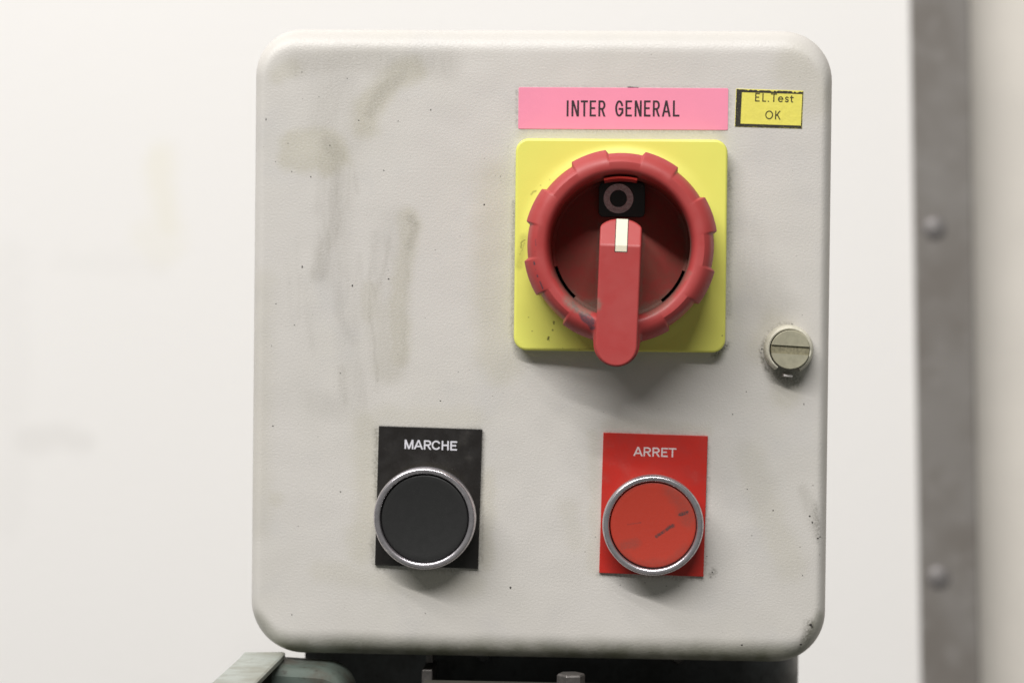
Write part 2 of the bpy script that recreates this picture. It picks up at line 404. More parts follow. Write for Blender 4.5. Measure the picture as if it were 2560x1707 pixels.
def dusty_red():
    M = Mat("dusty_red_plastic", (0.36, 0.050, 0.046, 1), 0.6, spec=0.3)
    n = M.noise(0.22, 5, 0.65); M.mix(M.ramp(n.outputs[0], 0.32, 0.7, 0.25, 0.75), (0.235, 0.085, 0.062, 1))
    Pw = M.warped(1.6, 0.7); fine = M.noise(2.6, 4, 0.75)
    d = M.smears(Pw, [([(16.5, 13.0), (19.5, 10.0), (24.6, 10.6)], .8, 3.2, .9), ([(37.8, 9.4), (43.2, 11.2), (46, 14)], .6, 2.6, .75), ([(46, 14), (50.5, 20)], .3, 1.6, .6), ([(12.2, 20), (16.6, 13)], .3, 1.5, .6), ([(25.2, 34), (25.0, 8)], .1, 1.2, .5), ([(37.6, 32), (36.9, 10)], .1, 1.0, .4), ([(49, 36), (50.8, 28), (50, 20)], .3, 2.0, .6), ([(24, 46.6), (38, 46.6)], .2, 1.5, .5)])
    M.mix(M.math('MULTIPLY', d, M.ramp(fine.outputs[0], 0.3, 0.62, 0.35, 1)), (0.20, 0.16, 0.125, 1))
    M.mix(M.ramp(fine.outputs[0], 0.70, 0.76, 0, 0.6), (0.42, 0.36, 0.30, 1))
    return M.done()
DUSTY = dusty_red()
YELLOW, RED, REDCAP = yellow_plastic(), red_plastic(), red_cap()
BLACK_CAP = plain("black_button_plastic", (0.016, 0.016, 0.016, 1), 0.5, var=0.25, vscale=0.5, bump=0.015, bscale=2.0)
BLACK_HOLE = plain("black_cavity", (0.008, 0.007, 0.006, 1), 0.7)
def engraved(name, color, scuff, amount):
    M = Mat(name, color, 0.42)
    n = M.noise(0.25, 4, 0.6); M.mix(M.ramp(n.outputs[0], 0.35, 0.7, 0, 0.45), tuple(c * 0.8 for c in color[:3]) + (1,))
    sc = M.noise(1.2, 4, 0.75, stretch=(1, 1, 2.2)); M.mix(M.ramp(sc.outputs[0], 0.68, 0.78, 0, amount), scuff)
    d = M.noise(0.12, 5, 0.7); M.mix(M.ramp(d.outputs[0], 0.55, 0.75, 0, amount * 0.6), scuff)
    M.bump(M.noise(1.5, 3).outputs[0], 0.015)
    M.rgh = M.ramp(n.outputs[0], .3, .7, .36, .52)
    return M.done()
BLACK_LAMINATE = engraved("black_laminate", (0.013, 0.011, 0.010, 1), (0.10, 0.09, 0.08, 1), 0.5)
RED_LAMINATE = engraved("red_laminate", (0.50, 0.022, 0.014, 1), (0.42, 0.13, 0.11, 1), 0.35)
LETTER_WHITE = plain("white_engraving", (0.70, 0.69, 0.74, 1), 0.6, var=0.12, vscale=1.5)
LETTER_PALE = plain("pale_engraving", (0.74, 0.60, 0.60, 1), 0.6, var=0.15, vscale=1.5)
PINK = plain("pink_label_paper", (0.90, 0.30, 0.435, 1), 0.35, var=0.05, vscale=0.06, bump=0.03, bscale=0.5)
INK = plain("black_ink", (0.030, 0.016, 0.020, 1), 0.5)
def worn_ink():
    M = Mat("worn_black_print", (0.022, 0.018, 0.010, 1), 0.55)
    n = M.noise(2.3, 5, 0.75); M.mix(M.ramp(n.outputs[0], 0.60, 0.68, 0, 0.75), (0.42, 0.38, 0.16, 1))
    M.bump(M.noise(1.6, 3).outputs[0], 0.06)
    return M.done()
WORN_INK = worn_ink()
STICKER = plain("yellow_sticker_paper", (0.80, 0.72, 0.13, 1), 0.45, var=0.07, vscale=0.6, bump=0.10, bscale=0.55)
STICKER_INK = plain("sticker_ink", (0.075, 0.062, 0.010, 1), 0.55, var=0.5, vscale=2.4)
IVORY = plain("ivory_plastic", (0.78, 0.72, 0.56, 1), 0.45, var=0.06, vscale=0.6)
def window_black():
    M = Mat("black_window", (0.010, 0.009, 0.008, 1), 0.32)
    n = M.noise(2.2, 5, 0.8); z = M.noise(0.35, 2)
    M.mix(M.math('MULTIPLY', M.ramp(n.outputs[0], 0.60, 0.70, 0, 0.85), M.ramp(z.outputs[0], 0.35, 0.62, 0.15, 1)), (0.26, 0.24, 0.19, 1))
    return M.done()
WINDOW = window_black()
SYMBOL = plain("symbol_grey", (0.78, 0.80, 0.82, 1), 0.55, var=0.35, vscale=1.4)
CHROME = plain("chrome_bezel", (0.68, 0.645, 0.68, 1), 0.27, metal=0.88, var=0.25, vscale=0.7, bump=0.02, bscale=1.2)
BRASSY = plain("dull_brass_collar", (0.40, 0.36, 0.25, 1), 0.5, metal=0.6, var=0.4, vscale=0.8)
LOCK_CREAM = plain("cream_nylon", (0.66, 0.63, 0.52, 1), 0.45, var=0.22, vscale=0.5, bump=0.03, bscale=1.2)
LOCK_OLIVE = plain("olive_nylon", (0.385, 0.365, 0.265, 1), 0.45, var=0.18, vscale=0.45, bump=0.04, bscale=1.0)
LOCK_SLOT = plain("darker_slot", (0.285, 0.26, 0.165, 1), 0.6, var=0.4, vscale=1.2, bump=0.05, bscale=1.2)  # barrel and slot floor, darker than the lands
PLASTIC_WHITE = plain("broken_white_plastic", (0.70, 0.66, 0.64, 1), 0.5, var=0.15, vscale=1.0)
SPECK = plain("grease_speck", (0.035, 0.03, 0.026, 1), 0.6, var=0.5, vscale=1.0)
GASKET = plain("black_gasket", (0.015, 0.015, 0.015, 1), 0.7)

def green_paint(name, base, dirt, amount):
    M = Mat(name, base, 0.42)
    n = M.noise(0.06, 5, 0.65); M.mix(M.ramp(n.outputs[0], 0.38, 0.66, 0, amount), dirt)
    n2 = M.noise(0.35, 5, 0.7); M.mix(M.ramp(n2.outputs[0], 0.55, 0.75, 0, amount), tuple(c * 0.55 for c in dirt[:3]) + (1,))
    M.bump(M.noise(0.6, 3).outputs[0], 0.06)
    M.rgh = M.ramp(n.outputs[0], .3, .7, .32, .55)
    return M.done()
PALE_GREEN = green_paint("pale_green_enamel", (0.36, 0.39, 0.355, 1), (0.25, 0.235, 0.185, 1), 0.7)
MACHINE_GREEN = green_paint("machine_green_enamel", (0.10, 0.125, 0.108, 1), (0.07, 0.06, 0.045, 1), 1.0)
CHARCOAL = green_paint("charcoal_enamel", (0.115, 0.118, 0.125, 1), (0.03, 0.028, 0.022, 1), 0.6)
FLANGE = green_paint("greasy_steel", (0.075, 0.072, 0.06, 1), (0.04, 0.034, 0.026, 1), 0.6)
BOLT = plain("zinc_bolt", (0.20, 0.185, 0.175, 1), 0.42, metal=0.7, var=0.35, vscale=0.6, bump=0.05, bscale=0.8)

def wall_paint():
    M = Mat("white_wall_paint", (0.855, 0.835, 0.812, 1), 0.55)
    n = M.noise(0.006, 3); M.mix(M.ramp(n.outputs[0], 0.35, 0.7, 0, 0.5), (0.845, 0.825, 0.80, 1))
    Pw = M.warped(16, 0.035)
    y = M.smears(Pw, [([(-192, 80), (-190, 60), (-188, 48)], 1, 12, .38), ([(-196, 44), (-190, 38)], 4, 16, .2)])
    M.mix(y, (0.80, 0.76, 0.62, 1))
    g = M.smears(Pw, [([(-258, -57), (-228, -56)], 1, 10, .3), ([(-264, 33), (-263, -96)], 2, 14, .10), ([(-240, 30), (-190, 28)], 1, 10, .09)])
    M.mix(g, (0.66, 0.64, 0.61, 1))
    M.bump(M.noise(0.15, 3).outputs[0], 0.1)
    return M.done()
WALL = wall_paint()
SIDE_WALL = plain("beige_wall_paint", (0.74, 0.695, 0.63, 1), 0.6, var=0.10, vscale=0.012)
def strip_steel():
    M = Mat("grey_steel_strip", (0.215, 0.20, 0.185, 1), 0.5)
    n = M.noise(0.035, 4, 0.6, stretch=(1, 1, .7)); M.mix(M.ramp(n.outputs[0], 0.35, 0.68, 0, 0.8), (0.16, 0.142, 0.125, 1))
    n2 = M.noise(0.09, 3); M.mix(M.ramp(n2.outputs[0], 0.5, 0.72, 0, 0.5), (0.25, 0.235, 0.22, 1))
    return M.done()
STRIP = strip_steel()

# ------------------------------------------------------------------ setting: walls and the steel strip between them
def structure(o):
    o["kind"] = 'structure'; return o
m = MB(); m.box(-1600, 184, 400, 440, -1200, 1500)
structure(m.build("wall", WALL, smooth=0))
m = MB(); m.box(184, 1600, 414, 440, -1200, 1500)
structure(m.build("side_wall", SIDE_WALL, smooth=0))

st = thing("steel_strip", "blurred upright grey steel strip with round rivets covering the wall joint", "steel strip", (185, 396, 0))
m = MB()
def strip_loop(z):
    xa = 165.4 + (157.3 - z) * (9.6 / 323.5); xb = xa + 27.0
    return [(xa, 399.5, z), (xa, 393.5, z), (xa + 0.8, 392.7, z), (xb - 0.8, 392.7, z), (xb, 393.5, z), (xb, 399.5, z)]
m.loops([strip_loop(z) for z in (-1200, -600, 0, 600, 1500)], cap0=True, cap1=True)
m.build("strip_bar", STRIP, st)
RIVET = plain("rivet_steel", (0.23, 0.215, 0.21, 1), 0.5, metal=0.3, var=0.1)
for (x, z) in ((177.4, 49.3), (181.5, -114.7), (172.5, 213.3), (186.4, -278.7)):
    m = MB()
    n = 24; prof = [(5.4, 0), (5.0, 0.7), (4.1, 1.35), (2.8, 1.8), (1.2, 2.0)]
    L = [[(x + r * math.cos(2 * math.pi * i / n), 392.65 - h, z + r * math.sin(2 * math.pi * i / n)) for i in range(n)] for r, h in prof]
    m.loops(L); m.build("rivet", RIVET, st)

# ------------------------------------------------------------------ control box
box = thing("control_box", "worn light grey metal control box with red rotary switch and two push buttons", "control box", (7.7, 40, -92.5))
X0, X1, Z0, Z1 = -76.5, 91.95, -92.6, 90.9
RAD = (15.5, 15.0, 14.5, 13.5)
F, FX, FB, FT = 6.0, 3.6, 7.4, 7.2          # depth of the rounded edge, and how far it reaches in from the sides, the bottom and the top
def dense(x0, x1, z0, z1, rad, y, step=1.4):
    """rounded rectangle whose straight runs are cut into short pieces, the same number on every loop"""
    P = rrect(x0, x1, z0, z1, rad, y, 14); out = []
    n = len(P)
    for i in range(n):
        a, b = P[i], P[(i + 1) % n]; out.append(a)
        if i % 15 == 14:
            k_ = 110
            out += [tuple(a[c] + (b[c] - a[c]) * t / k_ for c in range(3)) for t in range(1, k_)]
    return out
m = MB(); L = []
L += [dense(X0 + 3, X1 - 3, Z0 + 3, Z1 - 3, tuple(r - 3 for r in RAD), 24.2), dense(X0, X1, Z0, Z1, RAD, 24), dense(X0, X1, Z0, Z1, RAD, 14), dense(X0, X1, Z0, Z1, RAD, F + 0.4)]
for k in range(13):
    a = R(7.5 * k); q = 1 - math.cos(a); y = F - F * math.sin(a)
    L.append(dense(X0 + FX * q, X1 - FX * q, Z0 + FB * q, Z1 - FT * q, tuple(r - 5.0 * q for r in RAD), y))
m.loops(L, cap1=False)
from mathutils.geometry import delaunay_2d_cdt
front = L[-1]
pts = [Vector((p[0], p[2])) for p in front]; nb = len(pts)
inner = []
ax0, ax1, az0, az1 = X0 + FX, X1 - FX, Z0 + FB, Z1 - FT
for i in range(220):
    for j in range(220):
        x, z = ax0 + 0.8 + 0.8 * i, az0 + 0.8 + 0.8 * j
        if x > ax1 - 0.5 or z > az1 - 0.5: continue
        cr = 10.6
        cx_ = min(max(x, ax0 + cr), ax1 - cr); cz_ = min(max(z, az0 + cr), az1 - cr)
        if math.hypot(x - cx_, z - cz_) > cr - 0.5 and cx_ != x and cz_ != z: continue
        inner.append(Vector((x, z)))
res = delaunay_2d_cdt(pts + inner, [], [list(range(nb))], 1, 1e-4)
m.add([(v.x, 0.0, v.y) for v in res[0]], [tuple(f) for f in res[2]])
lid = m.build("lid", PAINT, box, smooth=0)
import bmesh
bm = bmesh.new(); bm.from_mesh(lid.data); bmesh.ops.remove_doubles(bm, verts=bm.verts, dist=2e-6); bmesh.ops.recalc_face_normals(bm, faces=bm.faces); bm.to_mesh(lid.data); bm.free()
lid.data.polygons.foreach_set("use_smooth", [True] * len(lid.data.polygons)); lid.data.set_sharp_from_angle(angle=R(50))
grime_attributes(lid.data)
m = MB()
m.loops([rrect(X0 + 3, X1 - 3, Z0 + 3, Z1 - 3, 11, y, 10) for y in (24.2, 27)], cap1=False)
m.build("gasket", GASKET, box)
m = MB()
m.loops([rrect(X0 + 1.5, X1 - 1.5, Z0 + 1.5, Z1 - 1.5, 13, y, 10) for y in (90, 27)], cap0=True)
m.build("housing", PAINT, box)

# ---- pink name label and small yellow test sticker
def stroke_text(mb, glyphs, frame, width, h0):
    """glyphs: (strokes in a 0..1 box, x0, x1, z0, z1). A stroke is a polyline with square ends, or ('D', a, b):
    a diagonal cut level at both ends. frame maps label millimetres to the panel."""
    lift = 0.0; w = width / 2
    for strokes, x0, x1, z0, z1 in glyphs:
        X = lambda u: x0 + w + u * (x1 - x0 - 2 * w)
        Z = lambda v: z0 + w + v * (z1 - z0 - 2 * w)
        for st in strokes:
            y = -(h0 + 0.03 + lift); lift = (lift + 0.006) % 0.036
            if st[0] == 'D':
                (u0, v0), (u1, v1) = st[1], st[2]
                ax, az, bx_, bz_ = X(u0), Z(v0), X(u1), Z(v1)
                if v0 in (0, 1): az = z0 if v0 == 0 else z1
                if v1 in (0, 1): bz_ = z0 if v1 == 0 else z1
                k_ = w * min(1.5, math.hypot(bx_ - ax, bz_ - az) / abs(bz_ - az))
                q = [(ax - k_, az), (ax + k_, az), (bx_ + k_, bz_), (bx_ - k_, bz_)]
                mb.add([(frame(*p)[0], y, frame(*p)[1]) for p in q], [(0, 1, 2, 3)]); continue
            pts = [(X(u), Z(v)) for u, v in st]
            closed = math.dist(pts[0], pts[-1]) < 1e-6
            if closed: pts = pts[:-1]
            n = len(pts)
            def dirn(a, b):
                dx, dz = b[0] - a[0], b[1] - a[1]; q = math.hypot(dx, dz) or 1; return dx / q, dz / q
            if not closed:
                d = dirn(pts[1], pts[0]); pts[0] = (pts[0][0] + d[0] * w, pts[0][1] + d[1] * w)
                d = dirn(pts[-2], pts[-1]); pts[-1] = (pts[-1][0] + d[0] * w, pts[-1][1] + d[1] * w)
            lf, rt = [], []
            for i in range(n):
                if closed or 0 < i < n - 1: d0 = dirn(pts[i - 1], pts[i]); d1 = dirn(pts[i], pts[(i + 1) % n])
                elif i == 0: d0 = d1 = dirn(pts[0], pts[1])
                else: d0 = d1 = dirn(pts[-2], pts[-1])
                nx, nz = -(d0[1] + d1[1]), d0[0] + d1[0]; q = math.hypot(nx, nz) or 1; nx /= q; nz /= q
                k_ = w / max(0.6, nx * -d0[1] + nz * d0[0])
                lf.append((pts[i][0] + nx * k_, pts[i][1] + nz * k_)); rt.append((pts[i][0] - nx * k_, pts[i][1] - nz * k_))
            vs = [(frame(*p)[0], y, frame(*p)[1]) for p in lf + rt]
            mb.add(vs, [(i, (i + 1) % n, n + (i + 1) % n, n + i) for i in range(n if closed else n - 1)])
def arc(cx, cz, rx, rz, a0, a1, n=14):
    return [(cx + rx * math.cos(R(a0 + (a1 - a0) * i / n)), cz + rz * math.sin(R(a0 + (a1 - a0) * i / n))) for i in range(n + 1)]
V0, V1 = [(0, 0), (0, 1)], [(1, 0), (1, 1)]
GL = {
 'I': [[(.5, 0), (.5, 1)]],
 'N': [V0, V1, ('D', (.05, 1), (.95, 0))],
 'T': [[(0, 1), (1, 1)], [(.5, 0), (.5, .9)]],
 'E': [[(1, 1), (0, 1), (0, 0), (1, 0)], [(.1, .52), (.82, .52)]],
 'R': [V0, [(.1, 1), (.52, 1)] + arc(.52, .735, .46, .265, 75, -75, 10) + [(.52, .47), (.1, .47)], ('D', (.5, .47), (1, 0))],
 'G': [arc(.5, .5, .5, .5, 28, 322, 30) + [(1, .2), (1, .47), (.55, .47)]],
 'A': [('D', (0, 0), (.5, 1)), ('D', (1, 0), (.5, 1)), [(.3, .28), (.7, .28)]],
 'L': [[(0, 1), (0, 0), (1, 0)]],
 'M': [V0, V1, ('D', (.03, 1), (.5, 0)), ('D', (.97, 1), (.5, 0))],
 'C': [arc(.52, .5, .5, .5, 38, 322, 30)],
 'H': [V0, V1, [(.1, .53), (.9, .53)]],
 'O': [arc(.5, .5, .5, .5, 0, 360, 36)],
 'K': [V0, ('D', (.12, .40), (.95, 1)), ('D', (.38, .60), (1, 0))],
 '.': [[(.4, 0), (.6, 0)]],
 'e': [[(.06, .54), (.94, .54)], arc(.5, .5, .5, .5, 5, 312, 26)],
 's': [arc(.5, .75, .42, .25, 25, 240, 14) + arc(.5, .25, .45, .25, 75, -150, 16)],
 't': [[(.38, 1), (.38, .2)] + arc(.75, .2, .37, .2, 180, 280, 8)[1:], [(0, .74), (1, .74)]],
}
def text(mb, word, spans, z0, z1, frame, width, h0):
    stroke_text(mb, [(GL[c], a, b, z0, z1) for c, (a, b) in zip(word, spans)], frame, width, h0)

m = MB(); plate(m, 1.15, 61.75, 61.65, 73.7, 0.4, 0.0, 0.16, 0.05)
pink = m.build("name_label", PINK, box, label="long pink label reading INTER GENERAL")
k = 1 / 7.35 / 8.6
sp = lambda a, b: (15.19 + (a - 130) * k, 15.19 + (b - 130) * k)
fr = lambda x, z: (x, z - (x - 15.2) * -0.0045)
m = MB(); w = 0.54; e = w / 2 * 0.0
text(m, "INTERGENERAL", [sp(a, b) for a, b in ((115, 175), (216, 354), (385, 515), (548, 665), (708, 838), (1015, 1165), (1202, 1322), (1370, 1500), (1540, 1660), (1702, 1832), (1868, 2028), (2068, 2188))], 65.3, 69.95, fr, 0.56, 0.16)
m.build("lettering", INK, pink)

def frame_of(cx, cz, deg):
    c, s_ = math.cos(R(deg)), math.sin(R(deg))
    return lambda x, z: (cx + x * c - z * s_, cz + x * s_ + z * c)
m = MB(); plate(m, 73.5 - 9.65, 73.5 + 9.65, 67.9 - 5.45, 67.9 + 5.45, 0.15, 0.0, 0.14, 0.04, rot=-1.4)
stk = m.build("test_sticker", STICKER, box, label="small yellow sticker with black border reading EL.Test OK")
fr = frame_of(73.5, 67.9, -1.4)
m = MB()
outer = [(-9.6, -5.4), (9.6, -5.4), (9.62, 5.2), (-9.55, 5.35)]; inner = [(-8.05, -4.55), (9.3, -4.6), (9.38, 4.45), (-7.95, 4.5)]
random.seed(3)
ob, ib = [], []
for i in range(4):
    for q in range(40):
        t = q / 40; a, b = outer[i], outer[(i + 1) % 4]; c, d_ = inner[i], inner[(i + 1) % 4]
        jit = (random.random() ** 3) * (0.45 if i in (2,) else 0.22 if i == 3 else 0.1) if 0 < q else 0
        nx, nz = ((0, 1), (-1, 0), (0, -1), (1, 0))[i]
        o_ = (a[0] + (b[0] - a[0]) * t + nx * jit, a[1] + (b[1] - a[1]) * t + nz * jit)
        n_ = (c[0] + (d_[0] - c[0]) * t, c[1] + (d_[1] - c[1]) * t)
        ob.append((fr(*o_)[0], -0.17, fr(*o_)[1])); ib.append((fr(*n_)[0], -0.17, fr(*n_)[1]))
m.loops([ob, ib], cap1=False); m.build("printed_border", WORN_INK, stk, smooth=0)
k = 1 / 10.69 / 8.6; ex = lambda u: (u - 1093) * k; ez = lambda v: -(v - 722) * k
m = MB(); base = ez(550) + 0.05
sl = 0.022  # the print runs straight on a sticker set slightly askew
for ch, a, b, t in (("E", 715, 838, 318), ("L", 905, 1005, 318), (".", 1050, 1090, 318), ("T", 1128, 1292, 318), ("e", 1318, 1462, 388), ("s", 1500, 1608, 388), ("t", 1635, 1732, 355)):
    text(m, ch, [(ex(a), ex(b))], base, ez(t), fr, 0.34, 0.14)
text(m, "OK", [(ex(998), ex(1206)), (ex(1258), ex(1405))], ez(1005), ez(772), fr, 0.34, 0.14)
m.build("lettering", STICKER_INK, stk)

# ---- engraved legend plates, push buttons
def legend(cx, cz, w, h, deg, mat, label, word, spans, lz0, lz1, lmat, lw):
    m = MB(); plate(m, cx - w / 2, cx + w / 2, cz - h / 2, cz + h / 2, 0.15, 0, 0.9, 0.12, rot=deg)
    p = m.build("legend_plate", mat, box, label=label)
    f = frame_of(cx, cz, deg); m = MB()
    text(m, word, spans, lz0, lz1, f, lw, 0.9)
    m.build("lettering", lmat, p)
k = 1 / 3.6475 / 8.6
legend(-23.85, -45.6, 30.2, 40.6, -1.1, BLACK_LAMINATE, "black engraved plate reading MARCHE", "MARCHE",
       [(-31.25 + 23.85 + (a - 395) * k, -31.25 + 23.85 + (b - 395) * k) for a, b in ((395, 476), (480, 565), (572, 640), (642, 724), (735, 800), (814, 876))], 13.9, 16.6, LETTER_WHITE, 0.45)
legend(41.55, -46.7, 30.2, 40.7, -1.1, RED_LAMINATE, "red engraved plate reading ARRET", "ARRET",
       [(35.35 - 41.55 + (a - 440) * k, 35.35 - 41.55 + (b - 440) * k) for a, b in ((438, 524), (531, 598), (611, 678), (691, 750), (757, 828))], 13.9, 16.55, LETTER_PALE, 0.43)

def push_button(cx, cz, r, cap_mat, label, dx, dz, hgt):
    m = MB()
    q = r / 14.75
    prof = [(14.1 * q, 0.9), (14.2 * q, 3.6), (14.6 * q, 4.6), (14.75 * q, 5.6), (14.75 * q, hgt - 1.5), (14.66 * q, hgt - 0.9), (14.45 * q, hgt - 0.4), (14.15 * q, hgt - 0.1), (13.95 * q, hgt), (13.1 * q, hgt - 0.12), (12.9 * q, hgt - 0.3), (12.76 * q, hgt - 0.75), (12.72 * q, hgt - 1.6), (12.72 * q, 4.0)]
    lathe(m, cx, cz, prof, 128, cap=False, mis=lambda a, i: 1 if a < 2 else 0)
    b = m.build("push_button", [CHROME, BRASSY], box, smooth=55, label=label)
    m = MB()
    prof = [(12.5 * q, 4.0), (12.52 * q, hgt - 1.4), (12.45 * q, hgt - 1.1), (12.25 * q, hgt - 0.9)] + [(12.0 * q * t, hgt - 0.87 - 0.45 * (1 - t * t)) for t in (1.0, 0.9, 0.75, 0.55, 0.3, 0.1)]
    lathe(m, cx + dx, cz + dz, prof, 128); m.build("button_cap", cap_mat, b, smooth=40)
    m = MB(); lathe(m, cx, cz, [(12.9 * q, 3.9), (0.5, 3.95)], 48); m.build("button_well", BLACK_HOLE, b)
push_button(-24.28, -51.05, 14.8, BLACK_CAP, "black push button in a chrome bezel", 0.0, 0.0, 8.8)
push_button(41.4, -52.0, 14.5, REDCAP, "scuffed red push button in a chrome bezel", 0.05, 0.1, 8.6)

# ---- rotary main switch
CX, CZ = 31.2, 27.3
PX0, PX1, PZ0, PZ1 = 0.7, 61.6, -2.5, 58.6
m = MB()
def plate_h(x, z):
    r = math.hypot(x - CX, z - CZ); t = min(1, max(0, (30.2 - r) / 4.5)); return 4.4 + 0.8 * t * t * (3 - 2 * t)
L = [rrect(PX0 + .3, PX1 - .3, PZ0 + .3, PZ1 - .3, 3.8, -0.0, 8), rrect(PX0, PX1, PZ0, PZ1, 3.8, -3.7, 8)]
for kx in (1, 2, 3, 4):
    a = R(22.5 * kx); d = 0.7 * (1 - math.cos(a)); L.append(rrect(PX0 + d, PX1 - d, PZ0 + d, PZ1 - d, 3.8 - d, -(3.7 + 0.7 * math.sin(a)), 8))
def cut(loop, k_=24):
    out = []
    for i in range(len(loop)):
        a, b = loop[i], loop[(i + 1) % len(loop)]; out.append(a)
        if math.dist(a, b) > 10: out += [tuple(a[c] + (b[c] - a[c]) * t / k_ for c in range(3)) for t in range(1, k_)]
    return out
L = [cut(l) for l in L]
m.loops(L, cap1=False)
# front face: from the edge loop inwards to a circle, in rings that follow the raised boss
edge = L[-1]; rings = [edge]
for t in [i / 16 for i in range(1, 17)]:
    ring = []
    for (x, y, z) in edge:
        ang = math.atan2(z - CZ, x - CX); r = math.hypot(x - CX, z - CZ); rr = r + (23.0 - r) * t
        px, pz = CX + rr * math.cos(ang), CZ + rr * math.sin(ang); ring.append((px, -plate_h(px, pz), pz))
    rings.append(ring)
m.loops(rings, cap1=False)
sw = m.build("switch_plate", YELLOW, box, smooth=40, label="square yellow backing plate of the rotary switch")

TILT = -1.6                                    # the handle leans a little
LUGS = [20, 65, 110, 155, 200, 245, 290, 335]
def lug(deg):
    best = 0
    for c_ in LUGS:
        d = abs((deg - c_ + 180) % 360 - 180)
        best = max(best, 1 - min(1, max(0, (d - 10.6) / 1.5)))
    return best
def neck(deg):
    """polar outline of the swelling under the handle's lower end"""
    a = (deg - (270 + TILT) + 180) % 360 - 180
    if abs(a) > 60: return 0
    w, end = 6.4, 33.6; s_ = abs(math.sin(R(a))); c_ = math.cos(R(a))
    r1 = w / s_ if s_ > 1e-4 else 1e9
    zc = end - w                                # centre of the round end
    disc = w * w - (zc * s_) ** 2
    r2 = zc * c_ + math.sqrt(disc) if disc > 0 else 0
    return r2 if disc > 0 and r2 * c_ > zc else r1
def outer(deg, base, lg):
    r = base + lg * lug(deg); nk = min(neck(deg), 34)
    k_ = 0.9
    hi = max(r, nk); return hi + k_ * math.log(math.exp((r - hi) / k_) + math.exp((nk - hi) / k_)) if nk > 0 else r
NS = 1080
angs = [360 * i / NS for i in range(NS)]
H = 26.0
def ring(fn, hh):
    return [(CX + fn(a) * math.cos(R(a)), -(hh(a) if callable(hh) else hh), CZ + fn(a) * math.sin(R(a))) for a in angs]
SL = lambda a: 1 if (196.5 < a < 227.5 or 308.5 < a < 340.5) else 0
loops_ = [ring(lambda a: outer(a, 24.8, 0.9), 5.6), ring(lambda a: outer(a, 25.9, 1.25), 7.4), ring(lambda a: outer(a, 26.1, 1.15), 12.0), ring(lambda a: outer(a, 26.1, 1.15), 20.6),
          ring(lambda a: outer(a, 25.9, 1.1), 21.8), ring(lambda a: outer(a, 25.3, 0.85), 23.6), ring(lambda a: outer(a, 24.7, 0.4), 24.9), ring(lambda a: min(outer(a, 23.9, 0.3), 24.6 + 0.35 * (outer(a, 23.9, 0.3) - 24.6) if outer(a, 23.9, .3) > 24.6 else 99), H - 0.45),
          ring(lambda a: 23.3, H), ring(lambda a: 21.7, H), ring(lambda a: 20.9, H - 0.35), ring(lambda a: 20.3, H - 1.2), ring(lambda a: 19.95, H - 2.6), ring(lambda a: 19.8, H - 5), ring(lambda a: 19.75, 5.0), 
          ring(lambda a: 19.6, lambda a: 4.6 - 3.9 * SL(a)), ring(lambda a: 18.95, lambda a: 4.5 - 3.8 * SL(a)), ring(lambda a: 18.85, 4.3), ring(lambda a: 17.6, 4.5), ring(lambda a: 15, 5.2), ring(lambda a: 12, 6.3), ring(lambda a: 8, 7.9), ring(lambda a: 4, 9.2)]
def slotmat(a_, i):
    return 1 if a_ in (14, 15, 16) and (SL(angs[i]) or SL(angs[(i + 1) % NS])) else 2 if a_ >= 13 or a_ == len(loops_) - 1 else 0
m = MB(); m.loops(loops_, mis=slotmat)
dial = m.build("rotary_dial", [RED, BLACK_HOLE, DUSTY], sw, smooth=32)

# handle (local z up along the handle, then leaned about the dial centre)
def lean(x, z):
    c_, s_ = math.cos(R(TILT)), math.sin(R(TILT)); return CX + x * c_ - z * s_, CZ + x * s_ + z * c_
HF, HT = 32.0, 27.1
foldz, topz = -0.1, 5.2
def front_h(z): return HF if z <= foldz else HF + (HT - HF) * (z - foldz) / 7.4
out2 = [(-5.75, foldz), (-5.72, -27.6)] + [(-5.72 * math.cos(R(a)), -27.6 - 5.72 * math.sin(R(a))) for a in range(10, 180, 10)] + [(5.72, -27.6), (5.75, foldz)]
arch = [(5.75, 5.1), (5.2, 5.75), (4.2, 6.45), (3.0, 7.0), (1.6, 7.3), (0, 7.4), (-1.6, 7.3), (-3.0, 7.0), (-4.2, 6.45), (-5.2, 5.75), (-5.75, 5.1)]
full = out2 + arch
m = MB()
P3 = lambda x, z, h: (lean(x, z)[0], -h, lean(x, z)[1])
n2, nf = len(out2), len(full)
base_pts = [P3(x * 1.05, z if z < 0 else z * 1.04, 4.0) for x, z in full]
top_pts = [P3(x, z, front_h(z)) for x, z in full]
vs = base_pts + top_pts
fs = [(i, (i + 1) % nf, nf + (i + 1) % nf, nf + i) for i in range(nf)]
fs.append(tuple(nf + i for i in range(n2)))                       # long front face
fs.append(tuple([nf + n2 - 1] + [nf + n2 + i for i in range(len(arch))] + [nf]))   # sloped facet
m.add(vs, fs)
hd = m.build("handle", RED, sw, smooth=30, bevel=0.55)
